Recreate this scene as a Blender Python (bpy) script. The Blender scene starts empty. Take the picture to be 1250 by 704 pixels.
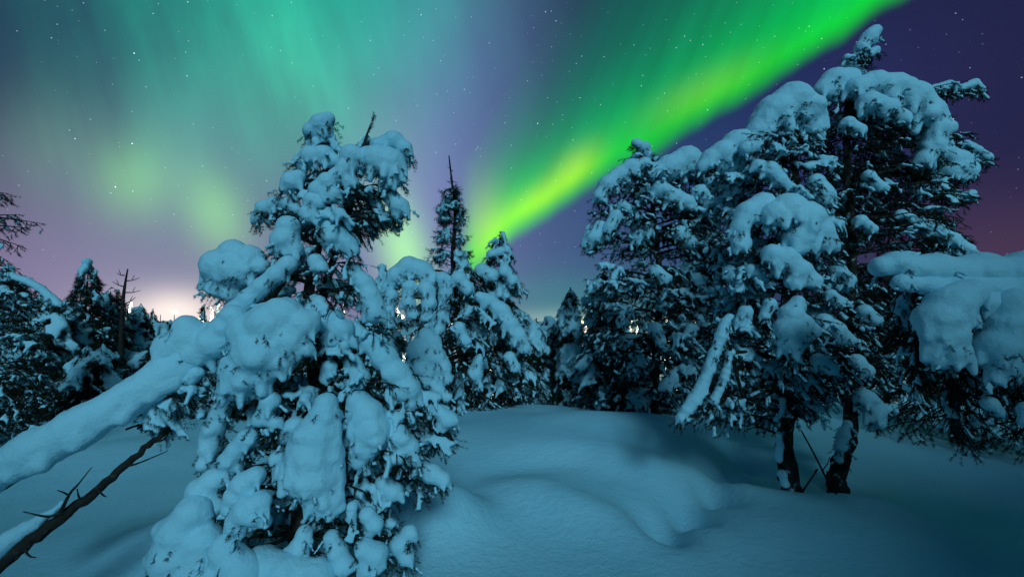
import bpy, math, random
import numpy as np
from mathutils import Vector, Matrix, Euler

R = math.radians
S = bpy.context.scene
COL = S.collection
random.seed(7)
rng = np.random.default_rng(11)

# ------------------------------------------------------------------ camera
CAM = Vector((0, 0, 1.6))
PITCH = R(3.9)
FPX, CX, CY = 555.6, 625.0, 352.0          # focal length and centre of the photograph, in its pixels
cam_d = bpy.data.cameras.new('camera')
cam_d.lens = 16.0; cam_d.sensor_width = 36.0
cam_d.clip_start = 0.05; cam_d.clip_end = 6000
cam = bpy.data.objects.new('camera', cam_d); COL.objects.link(cam)
cam.location = CAM; cam.rotation_euler = (R(90) + PITCH, 0, 0)
S.camera = cam

S.render.engine = 'CYCLES'
S.view_settings.view_transform = 'Standard'
S.view_settings.look = 'None'
S.view_settings.gamma = 1.0
S.view_settings.use_curve_mapping = False
S.view_settings.exposure = 0.0
S.cycles.use_denoising = True
S.cycles.max_bounces = 5
S.cycles.diffuse_bounces = 3
S.cycles.transparent_max_bounces = 4
S.cycles.sample_clamp_indirect = 4.0

# ------------------------------------------------------------------ night sky with aurora (world, by direction)
W = bpy.data.worlds.new('World'); S.world = W; W.use_nodes = True
nt = W.node_tree; nt.nodes.clear()

class E:
    """a value socket with arithmetic"""
    def __init__(s, sock): s.s = sock
    def __add__(a, b): return M_('ADD', a, b)
    def __radd__(a, b): return M_('ADD', a, b)
    def __sub__(a, b): return M_('SUBTRACT', a, b)
    def __rsub__(a, b): return M_('SUBTRACT', b, a)
    def __mul__(a, b): return M_('MULTIPLY', a, b)
    def __rmul__(a, b): return M_('MULTIPLY', a, b)
    def __truediv__(a, b): return M_('DIVIDE', a, b)
def M_(op, *a, tree=None):
    n = nt.nodes.new('ShaderNodeMath'); n.operation = op
    for i, v in enumerate(a):
        if isinstance(v, E): nt.links.new(v.s, n.inputs[i])
        else: n.inputs[i].default_value = v
    return E(n.outputs[0])
def exp_(a): return M_('EXPONENT', a)
def sstep(a, lo, hi):
    n = nt.nodes.new('ShaderNodeMapRange'); n.interpolation_type = 'SMOOTHSTEP'
    nt.links.new(a.s, n.inputs[0])
    n.inputs[1].default_value = lo; n.inputs[2].default_value = hi
    n.inputs[3].default_value = 0; n.inputs[4].default_value = 1
    return E(n.outputs[0])
def vec(x, y, z):
    n = nt.nodes.new('ShaderNodeCombineXYZ')
    for i, v in enumerate((x, y, z)):
        if isinstance(v, E): nt.links.new(v.s, n.inputs[i])
        else: n.inputs[i].default_value = v
    return n.outputs[0]
def noise(v, scale, detail=2):
    n = nt.nodes.new('ShaderNodeTexNoise'); nt.links.new(v, n.inputs['Vector'])
    n.inputs['Scale'].default_value = scale; n.inputs['Detail'].default_value = detail
    return E(n.outputs['Fac'])

tc = nt.nodes.new('ShaderNodeTexCoord')
sp = nt.nodes.new('ShaderNodeSeparateXYZ'); nt.links.new(tc.outputs['Generated'], sp.inputs[0])
X, Y, Z = (E(sp.outputs[i]) for i in range(3))
cp, sn = math.cos(PITCH), math.sin(PITCH)
F_ = Y * cp + Z * sn
U_ = Z * cp - Y * sn
Fc = M_('MAXIMUM', F_, 0.08)
U = X / Fc * FPX + CX                     # bearing and height of a sky direction on the plane the aurora hangs over
V = CY - U_ / Fc * FPX
front = sstep(F_, 0.06, 0.30)

wv = vec(U * 0.004, V * 0.004, 0.0)
wob = noise(wv, 1.3, 3) - 0.5

veil = noise(vec(U * 0.016 - V * 0.004, V * 0.0035, 9.0), 1.0, 4) - 0.5
layers = []                                # (value, colour)
def lay(val, col): layers.append((val, col))
def gauss(u, v, su, sv, ang=0.0):
    c, s = math.cos(R(ang)), math.sin(R(ang))
    du, dv = U - u, V - v
    a = (du * c + dv * s) / su
    b = (dv * c - du * s) / sv
    return exp_((a * a + b * b) * -0.5)

lay(front * 0 + 1.0, (0.012, 0.016, 0.058))
# purple / blue night body
lay(gauss(570, 110, 75, 170, 6), (0.060, 0.050, 0.175))
lay(gauss(710, 310, 180, 100), (0.014, 0.055, 0.105))
lay(gauss(900, 190, 170, 90, -30), (0.004, 0.014, 0.060))
lay(gauss(490, 250, 65, 110), (0.085, 0.085, 0.16))
lay(gauss(1240, 320, 120, 60), (0.050, 0.020, 0.022))
lay(gauss(1180, 120, 160, 140), (0.006, 0.002, 0.008))
lay(gauss(690, 368, 100, 26), (0.0, 0.100, 0.045))
# teal veils upper left
lay(gauss(330, 10, 170, 120) * (0.95 + wob * 1.4 + veil * 1.6), (0.000, 0.24, 0.135))
lay(gauss(130, 60, 170, 160), (0.008, 0.026, 0.042))
lay(gauss(460, 20, 85, 95, 12), (0.000, 0.17, 0.115))
lay(gauss(370, 110, 50, 90, -22) * (1.0 + veil * 2.0), (0.02, 0.16, 0.07))
lay(gauss(310, 160, 110, 100, -20), (0.03, 0.08, 0.08))
# horizon glow left
lay(gauss(200, 400, 250, 90), (0.175, 0.17, 0.225))
lay(gauss(208, 398, 75, 30), (0.34, 0.29, 0.23))
lay(gauss(213, 380, 34, 18), (0.55, 0.45, 0.30))
lay(gauss(700, 392, 70, 10), (0.20, 0.26, 0.18))
lay(gauss(-20, 330, 140, 110), (0.07, 0.030, 0.06))
lay(gauss(220, 280, 260, 90), (0.070, 0.070, 0.115))
# pale green patches
lay(gauss(165, 222, 34, 32, 25), (0.07, 0.25, 0.02))
lay(gauss(90, 190, 110, 50, 10) * (1.0 + veil * 1.5), (0.035, 0.090, 0.040))
lay(gauss(264, 262, 25, 36, -25), (0.10, 0.32, 0.02))
lay(gauss(225, 180, 60, 60, -30), (0.02, 0.06, 0.04))
# pale column low centre
lay(gauss(494, 308, 20, 42, -14), (0.22, 0.60, 0.00))
lay(gauss(484, 215, 30, 60, -6), (0.02, 0.06, 0.00))

# the main band: sharp lower edge, long fade upwards; it outshines what is behind it
du = U - 590.0
edgeV = 300.0 - du * 0.575 + exp_(M_('MAXIMUM', du, 0.0) * -0.022) * 22.0
kink = noise(vec(du * 0.011, 0.0, 7.0), 1.0, 2) - 0.5
edgeV = edgeV + kink * 34.0 - M_('MAXIMUM', du - 300.0, 0.0) * 0.05
q = (edgeV - V) * 0.86                    # >0 above the edge
along = du * 0.86 - (V - 306.0) * 0.5
rays = noise(vec(U * 0.012 + V * 0.006, V * 0.0030, 3.0), 1.0, 2)
fine = noise(vec(U * 0.045 + V * 0.020, V * 0.004, 5.0), 1.0, 3) - 0.5
cutline = U - M_('MAXIMUM', 200.0 - V, 0.0) * 0.60
cut = sstep(cutline, 552, 580)
cutb = sstep(cutline, 556, 650)
rise = sstep(q, -14, 22)
qq = M_('MAXIMUM', q, 0.0)
widen = 1.0 + sstep(along, 150, 520) * 0.6
core = exp_(qq / widen * -0.0235) * rise * cut
wide = exp_(qq / widen * -0.0058) * sstep(q, -8, 60) * cutb
kill = 1.0 - M_('MINIMUM', core * 1.15 + wide * 0.62, 1.0)
band = []
band.append((core * (0.70 + rays * 0.72 + fine * 0.3), (0.008, 0.76, 0.034)))
band.append((wide * (0.50 + rays * 0.6 + fine * 0.5), (0.0, 0.165, 0.125)))
hot = gauss(703, 206, 24, 14, -46) * 1.0 + gauss(655, 246, 34, 12, -34) * 1.1 + gauss(855, 112, 52, 15, -28) * 0.34 + gauss(596, 288, 19, 40, -6) * 0.9
band.append((hot * rise * cut, (0.25, 0.22, -0.01)))
band.append((gauss(625, 300, 34, 60, 20) * cut * rise, (0.05, 0.26, 0.0)))

# stars
nrm = vec(X, Y, Z)
def stars(scale, rad, power, gain):
    vo = nt.nodes.new('ShaderNodeTexVoronoi'); vo.feature = 'F1'
    nt.links.new(nrm, vo.inputs['Vector']); vo.inputs['Scale'].default_value = scale
    sc = nt.nodes.new('ShaderNodeSeparateColor'); nt.links.new(vo.outputs['Color'], sc.inputs[0])
    d = 1.0 - sstep(E(vo.outputs['Distance']), 0, rad)
    return d * M_('POWER', E(sc.outputs[0]), power) * gain
horizon_fade = sstep(Z, 0.02, 0.22)
STAR = ((stars(95, 0.11, 2.6, 1.5) + stars(34, 0.036, 1.6, 4.2)) * horizon_fade, (0.75, 0.85, 1.0))

def scaled(v, col):
    m = nt.nodes.new('ShaderNodeVectorMath'); m.operation = 'SCALE'
    if isinstance(col, tuple): m.inputs[0].default_value = col
    else: nt.links.new(col, m.inputs[0])
    if isinstance(v, E): nt.links.new(v.s, m.inputs['Scale'])
    else: m.inputs['Scale'].default_value = v
    return m.outputs[0]
def vadd(p, q_):
    a = nt.nodes.new('ShaderNodeVectorMath'); a.operation = 'ADD'
    nt.links.new(p, a.inputs[0]); nt.links.new(q_, a.inputs[1]); return a.outputs[0]
acc = scaled(*layers[0])
for val, colr in layers[1:]: acc = vadd(acc, scaled(val, colr))
acc = scaled(kill, acc)
for val, colr in band + [STAR]: acc = vadd(acc, scaled(val, colr))
# the rest of the sky: faint veils overhead and behind the viewer
SKY_AMB = (0.001, 0.024, 0.052)
up = sstep(Z, -0.1, 0.9)
m2 = nt.nodes.new('ShaderNodeVectorMath'); m2.operation = 'SCALE'
m2.inputs[0].default_value = SKY_AMB; nt.links.new((0.45 + up * 1.2).s, m2.inputs['Scale'])
mx = nt.nodes.new('ShaderNodeMix'); mx.data_type = 'VECTOR'
nt.links.new(front.s, mx.inputs[0]); nt.links.new(m2.outputs[0], mx.inputs[4]); nt.links.new(acc, mx.inputs[5])
# residual twilight from the physical sky, sun far below the horizon
sk = nt.nodes.new('ShaderNodeTexSky'); sk.sky_type = 'NISHITA'; sk.sun_disc = False
sk.sun_elevation = R(-4.5); sk.sun_rotation = R(-35)
ms = nt.nodes.new('ShaderNodeVectorMath'); ms.operation = 'SCALE'; ms.inputs['Scale'].default_value = 0.01
nt.links.new(sk.outputs[0], ms.inputs[0])
ad = nt.nodes.new('ShaderNodeVectorMath'); ad.operation = 'ADD'
nt.links.new(mx.outputs[1], ad.inputs[0]); nt.links.new(ms.outputs[0], ad.inputs[1])
bg = nt.nodes.new('ShaderNodeBackground'); nt.links.new(ad.outputs[0], bg.inputs[0]); bg.inputs[1].default_value = 1.0
wo = nt.nodes.new('ShaderNodeOutputWorld'); nt.links.new(bg.outputs[0], wo.inputs[0])
W.cycles.sampling_method = 'MANUAL'; W.cycles.sample_map_resolution = 512

# ------------------------------------------------------------------ moonlight from behind the viewer
sd = bpy.data.lights.new('moon', 'SUN'); sd.energy = 1.85; sd.angle = R(15); sd.color = (0.28, 0.63, 0.80)
so = bpy.data.objects.new('moon', sd); COL.objects.link(so)
SUN_EL, SUN_AZ = R(30), R(9)            # azimuth of the light's origin, measured from straight behind, - = left
fr = Vector((math.sin(SUN_AZ) * math.cos(SUN_EL), -math.cos(SUN_AZ) * math.cos(SUN_EL), math.sin(SUN_EL)))
so.rotation_euler = fr.to_track_quat('Z', 'Y').to_euler()

# ------------------------------------------------------------------ helpers
def P(px, py, d):
    """world point seen at photo pixel (px,py), at horizontal distance d"""
    x, v = (px - CX) / FPX, -(py - CY) / FPX
    y, z = cp - v * sn, sn + v * cp
    k = d / y
    return np.array((x * k, d, CAM.z + z * k))
def pr(r_px, d): return r_px * d / FPX

def tag(o, label=None, cat=None, group=None, kind=None):
    if label: o['label'] = label
    if cat: o['category'] = cat
    if group: o['group'] = group
    if kind: o['kind'] = kind
    return o
def empty(name, loc=(0, 0, 0)):
    o = bpy.data.objects.new(name, None); COL.objects.link(o); o.location = loc
    o.empty_display_size = 0.2
    return o
def link_mesh(name, me, mat, parent=None):
    o = bpy.data.objects.new(name, me); COL.objects.link(o)
    if mat is not None:
        me.materials.clear(); me.materials.append(mat)
    if parent is not None:
        o.parent = parent
        o.location = -Vector(parent.location)     # mesh data are in world coordinates
    return o
def np_mesh(name, verts, faces, smooth=True):
    """faces: (n,k) array of one polygon size"""
    me = bpy.data.meshes.new(name)
    v = np.asarray(verts, np.float32); f = np.asarray(faces, np.int32)
    me.vertices.add(len(v)); me.vertices.foreach_set('co', v.ravel())
    k = f.shape[1]
    me.loops.add(f.size); me.loops.foreach_set('vertex_index', f.ravel())
    me.polygons.add(len(f))
    me.polygons.foreach_set('loop_start', np.arange(0, f.size, k, dtype=np.int32))
    me.update(calc_edges=True)
    if smooth: me.polygons.foreach_set('use_smooth', np.ones(len(f), bool))
    me.validate()
    return me

import bmesh
def ico(sub):
    bm = bmesh.new(); bmesh.ops.create_icosphere(bm, subdivisions=sub, radius=1)
    v = np.array([q.co[:] for q in bm.verts]); f = np.array([[x.index for x in p.verts] for p in bm.faces]); bm.free()
    return v, f
ICO1, ICO2 = ico(1), ico(2)

def blobs_geo(bl, base=ICO2):
    """bl: rows x,y,z,rx,ry,rz"""
    bl = np.asarray(bl, float); v0, f0 = base
    v = v0[None] * bl[:, None, 3:6] + bl[:, None, 0:3]
    f = f0[None] + (np.arange(len(bl)) * len(v0))[:, None, None]
    return v.reshape(-1, 3), f.reshape(-1, 3)

TEX = {}
def clouds(size):
    if size not in TEX:
        t = bpy.data.textures.new('snow_lumps', 'CLOUDS'); t.noise_scale = size; t.noise_depth = 3; TEX[size] = t
    return TEX[size]
def melt(name, bl, voxel, smooth=4, lump=0.012, lsize=0.09):
    """melts overlapping blobs into one smooth snow surface"""
    v, f = blobs_geo(bl, ICO2 if len(bl) < 1500 else ICO1)
    me = np_mesh(name + '_raw', v, f)
    o = bpy.data.objects.new('raw', me); COL.objects.link(o)
    m = o.modifiers.new('r', 'REMESH'); m.mode = 'VOXEL'; m.voxel_size = voxel
    m = o.modifiers.new('s', 'SMOOTH'); m.iterations = smooth; m.factor = 0.6
    if lump:
        m = o.modifiers.new('d', 'DISPLACE'); m.texture = clouds(lsize); m.strength = lump; m.mid_level = 0.5; m.texture_coords = 'GLOBAL'
        m = o.modifiers.new('d2', 'DISPLACE'); m.texture = clouds(lsize * 0.28); m.strength = lump * 0.22; m.mid_level = 0.5; m.texture_coords = 'GLOBAL'
    dg = bpy.context.evaluated_depsgraph_get()
    out = bpy.data.meshes.new_from_object(o.evaluated_get(dg), depsgraph=dg)
    out.name = name
    bpy.data.objects.remove(o); bpy.data.meshes.remove(me)
    out.polygons.foreach_set('use_smooth', np.ones(len(out.polygons), bool))
    return out

def tubes_geo(tubes, n=6):
    """tubes: list of (pts (k,3), radii (k,)) -> verts, quads"""
    VV, FF, off = [], [], 0
    for pts, rad in tubes:
        pts = np.asarray(pts, float); rad = np.asarray(rad, float); k = len(pts)
        t = np.gradient(pts, axis=0); t /= np.linalg.norm(t, axis=1)[:, None] + 1e-9
        ref = np.array((0.13, 0.97, 0.2)) if abs(t[0][2]) > 0.7 else np.array((0.05, 0.1, 1.0))
        a = np.cross(t, ref); a /= np.linalg.norm(a, axis=1)[:, None] + 1e-9
        b = np.cross(t, a)
        th = np.linspace(0, 2 * np.pi, n, endpoint=False)
        ring = pts[:, None] + rad[:, None, None] * (np.cos(th)[None, :, None] * a[:, None] + np.sin(th)[None, :, None] * b[:, None])
        VV.append(ring.reshape(-1, 3))
        i = np.arange(k - 1)[:, None] * n; j = np.arange(n)[None]; j2 = (j + 1) % n
        FF.append(np.stack([i + j, i + j2, i + n + j2, i + n + j], -1).reshape(-1, 4) + off)
        off += k * n
    return np.concatenate(VV), np.concatenate(FF)

def curve(pts, n=12):
    """Catmull-Rom through pts"""
    p = np.asarray(pts, float)
    if len(p) == 2: return p[0] + (p[1] - p[0]) * np.linspace(0, 1, n)[:, None]
    p = np.vstack([2 * p[0] - p[1], p, 2 * p[-1] - p[-2]])
    out = []
    seg = len(p) - 3; m = max(2, n // seg)
    for i in range(seg):
        t = np.linspace(0, 1, m, endpoint=(i == seg - 1))[:, None]
        a, b, c, d = p[i:i + 4]
        out.append(0.5 * (2 * b + (c - a) * t + (2 * a - 5 * b + 4 * c - d) * t ** 2 + (3 * b - a - 3 * c + d) * t ** 3))
    return np.vstack(out)
def unit(v): return v / (np.linalg.norm(v) + 1e-9)
UP = np.array((0, 0, 1.0))

def needles_geo(shoots, k, nl, w, spread=0.75):
    """shoots rows: x,y,z,dx,dy,dz,len.  k needles each, one thin blade per needle"""
    s = np.repeat(np.asarray(shoots, float), k, axis=0); n = len(s)
    d = s[:, 3:6]; u = rng.random((n, 1))
    base = s[:, 0:3] + d * s[:, 6:7] * u
    r = rng.normal(size=(n, 3)); r -= (r * d).sum(1)[:, None] * d; r /= np.linalg.norm(r, axis=1)[:, None] + 1e-9
    nd = d * (1 - spread * (0.4 + 0.6 * rng.random((n, 1)))) + r * spread + np.array((0, 0, -0.1)); nd /= np.linalg.norm(nd, axis=1)[:, None]
    tip = base + nd * nl * (0.6 + 0.6 * rng.random((n, 1)))
    side = np.cross(nd, rng.normal(size=(n, 3))); side /= np.linalg.norm(side, axis=1)[:, None] + 1e-9
    v = np.stack([base - side * w * 0.5, base + side * w * 0.5, tip], 1).reshape(-1, 3)
    return v, np.arange(len(v)).reshape(-1, 3)

# ------------------------------------------------------------------ materials
def mat(name, base=(0.5, 0.5, 0.5), rough=0.8, spec=0.3):
    m = bpy.data.materials.new(name); m.use_nodes = True
    b = m.node_tree.nodes['Principled BSDF']
    b.inputs['Base Color'].default_value = (*base, 1); b.inputs['Roughness'].default_value = rough
    b.inputs['Specular IOR Level'].default_value = spec
    return m, m.node_tree, b
def bump(tree, b, sizes, dist=1.0):
    prev = None
    co = tree.nodes.new('ShaderNodeTexCoord')
    for sc, st in sizes:
        n = tree.nodes.new('ShaderNodeTexNoise'); n.inputs['Scale'].default_value = sc; n.inputs['Detail'].default_value = 4
        tree.links.new(co.outputs['Object'], n.inputs['Vector'])
        bp = tree.nodes.new('ShaderNodeBump'); bp.inputs['Distance'].default_value = st; bp.inputs['Strength'].default_value = 1
        tree.links.new(n.outputs['Fac'], bp.inputs['Height'])
        if prev: tree.links.new(prev, bp.inputs['Normal'])
        prev = bp.outputs[0]
    tree.links.new(prev, b.inputs['Normal'])
def ramp_col(tree, b, scale, stops, detail=5):
    co = tree.nodes.new('ShaderNodeTexCoord')
    n = tree.nodes.new('ShaderNodeTexNoise'); n.inputs['Scale'].default_value = scale; n.inputs['Detail'].default_value = detail
    tree.links.new(co.outputs['Object'], n.inputs['Vector'])
    r = tree.nodes.new('ShaderNodeValToRGB'); tree.links.new(n.outputs['Fac'], r.inputs[0])
    e = r.color_ramp.elements
    e[0].position, e[0].color = stops[0][0], (*stops[0][1], 1)
    e[1].position, e[1].color = stops[-1][0], (*stops[-1][1], 1)
    for p_, c_ in stops[1:-1]:
        x = e.new(p_); x.color = (*c_, 1)
    tree.links.new(r.outputs[0], b.inputs['Base Color'])
    return r
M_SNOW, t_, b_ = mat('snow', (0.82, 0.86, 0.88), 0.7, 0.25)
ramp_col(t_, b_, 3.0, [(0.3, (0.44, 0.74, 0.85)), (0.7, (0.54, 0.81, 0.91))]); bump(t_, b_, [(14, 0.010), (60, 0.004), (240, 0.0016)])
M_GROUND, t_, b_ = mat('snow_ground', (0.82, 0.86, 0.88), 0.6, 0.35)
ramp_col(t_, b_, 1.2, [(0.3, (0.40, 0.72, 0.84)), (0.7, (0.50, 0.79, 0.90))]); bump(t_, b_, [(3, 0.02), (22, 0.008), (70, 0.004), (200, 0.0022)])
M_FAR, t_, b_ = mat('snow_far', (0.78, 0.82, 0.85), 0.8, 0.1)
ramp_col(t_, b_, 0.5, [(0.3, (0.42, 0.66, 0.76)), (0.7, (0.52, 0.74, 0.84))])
M_NEEDLE, t_, b_ = mat('pine_needles', (0.05, 0.07, 0.035), 0.8, 0.08)
ramp_col(t_, b_, 9.0, [(0.3, (0.012, 0.017, 0.010)), (0.60, (0.026, 0.028, 0.017)), (0.80, (0.075, 0.065, 0.05))])
M_BARK, t_, b_ = mat('pine_bark', (0.09, 0.06, 0.045), 0.9, 0.1)
ramp_col(t_, b_, 13.0, [(0.32, (0.015, 0.011, 0.010)), (0.52, (0.050, 0.036, 0.029)), (0.61, (0.085, 0.065, 0.055)), (0.68, (0.60, 0.74, 0.80))], 8); bump(t_, b_, [(30, 0.02), (90, 0.01)])
M_TWIG, t_, b_ = mat('bare_wood', (0.07, 0.05, 0.04), 0.9, 0.1)
ramp_col(t_, b_, 22.0, [(0.35, (0.030, 0.022, 0.018)), (0.60, (0.045, 0.034, 0.028)), (0.84, (0.18, 0.20, 0.21))]); bump(t_, b_, [(50, 0.01)])
M_METAL, t_, b_ = mat('galvanised_steel', (0.3, 0.3, 0.3), 0.5, 0.5)
M_LAMP = bpy.data.materials.new('lamp_glow'); M_LAMP.use_nodes = True
b_ = M_LAMP.node_tree.nodes['Principled BSDF']
b_.inputs['Emission Color'].default_value = (1.0, 0.80, 0.55, 1); b_.inputs['Emission Strength'].default_value = 30

# ------------------------------------------------------------------ terrain
def sm(a, lo, hi):
    t = np.clip((a - lo) / (hi - lo), 0, 1); return t * t * (3 - 2 * t)
def G(px, py, z=0.0):
    """point of the plane z seen at pixel"""
    p = P(px, py, 1.0); k = (z - CAM.z) / (p[2] - CAM.z)
    return (p[0] * k, 1.0 * k)
def ga(x, y, c, sx, sy, a=0.0):
    ca, sa = math.cos(R(a)), math.sin(R(a)); dx, dy = x - c[0], y - c[1]
    return np.exp(-0.5 * (((dx * ca + dy * sa) / sx) ** 2 + ((dy * ca - dx * sa) / sy) ** 2))
TRACK = [G(905, 505), G(893, 528), G(905, 552), G(893, 580), G(880, 605), G(850, 622), G(818, 640), G(790, 662)]
def height(x, y):
    x = np.asarray(x, float); y = np.asarray(y, float)
    crest = 7.9 - 0.9 * np.exp(-((x + 6) / 3.2) ** 2) + 1.0 * np.exp(-((x - 5) / 2.5) ** 2)
    h = -3.2 * sm(y, crest, crest + 8.5) - 0.17 * np.clip(y - 16, 0, 26) - 0.03 * np.clip(y - 42, 0, 500)
    h = h + np.clip(y - 1200, 0, 3000) * 0.012
    # unseen snow ridge behind the viewer, added to keep moonlight off the low foreground
    h = h + (3.55 + 2.6 * sm(x, 1.5, 4.4) + 1.5 * sm(-x, 0.3, 2.2)) * sm(-y + 0.12 * np.clip(x, -8, 8), 1.0, 5.0)
    n = 0.10 * np.sin(x * 0.9 + 1.3) * np.sin(y * 0.8 + 0.4) + 0.05 * np.sin(x * 2.1 - y * 1.3) + 0.03 * np.sin(x * 3.3 + y * 2.6 + 2)
    h = h + n * sm(y, 2, 4) * (0.45 + 0.55 * sm(y, 8, 12))
    far = np.clip((y - 20) / 60, 0, 1)
    h = h + far * (2.0 * np.sin(x * 0.03 + 1) * np.sin(y * 0.021) + 0.6 * np.sin(x * 0.11) * np.sin(y * 0.09 + 2))
    # central dome, drifts and hollows
    h = h + 0.42 * ga(x, y, G(715, 545), 1.45, 1.0) - 0.16 * ga(x, y, G(900, 560), 0.5, 0.9, -15)
    h = h + 0.15 * ga(x, y, G(680, 622), 0.62, 0.26, -28) - 0.07 * ga(x, y, G(755, 628), 0.5, 0.16, -30)
    h = h + 0.13 * ga(x, y, G(770, 588), 0.75, 0.22, -28) - 0.06 * ga(x, y, G(640, 590), 0.6, 0.2, 10)
    h = h + 0.34 * ga(x, y, G(534, 648), 0.24, 0.22) ** 1.0 * (1 + 0.5 * (1 - ga(x, y, G(534, 648), 0.3, 0.3))) + 0.25 * ga(x, y, G(215, 690), 0.35, 0.3) + 0.22 * ga(x, y, G(375, 690), 0.45, 0.35)
    h = h - 0.30 * ga(x, y, G(478, 668), 0.13, 0.13)
    h = h + 0.10 * ga(x, y, G(120, 560), 1.2, 0.5) + 0.05 * ga(x, y, G(110, 670), 0.7, 0.25, 12)
    h = h - 0.16 * ga(x, y, G(966, 602), 0.17, 0.17) - 0.16 * ga(x, y, G(1030, 600), 0.17, 0.17) + 0.13 * ga(x, y, G(990, 612), 0.6, 0.35)
    h = h - 0.11 * ga(x, y, G(1150, 590), 1.1, 0.5) + 0.12 * ga(x, y, G(1010, 660), 0.8, 0.3, -10)
    tr = np.array(TRACK)
    for i in range(len(tr) - 1):
        for k in range(2):
            c = tr[i] + (tr[i + 1] - tr[i]) * (k / 2.0)
            c = c + np.array((0.10 if (i * 2 + k) % 2 else -0.10, 0.0))
            h = h - 0.15 * ga(x, y, c, 0.13, 0.16) + 0.05 * ga(x, y, c + np.array((0.16, 0)), 0.1, 0.12)
    return h
def axis(n, near, far, c=0.0):
    t = np.linspace(-1, 1, n); k = 7.5
    s = np.sinh(k * t) / np.sinh(k)
    return s * far
xs = axis(561, 0, 2500)
ys = 4.0 + axis(641, 0, 2500)
gx, gy = np.meshgrid(xs, ys)
gz = height(gx, gy)
gv = np.stack([gx, gy, gz], -1).reshape(-1, 3)
nx_, ny_ = len(xs), len(ys)
ii = (np.arange(ny_ - 1)[:, None] * nx_ + np.arange(nx_ - 1)[None]).reshape(-1)
gf = np.stack([ii, ii + 1, ii + nx_ + 1, ii + nx_], -1)
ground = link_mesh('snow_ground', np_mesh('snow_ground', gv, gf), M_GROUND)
tag(ground, kind='structure')
def H(x, y): return float(height(x, y))

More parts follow.
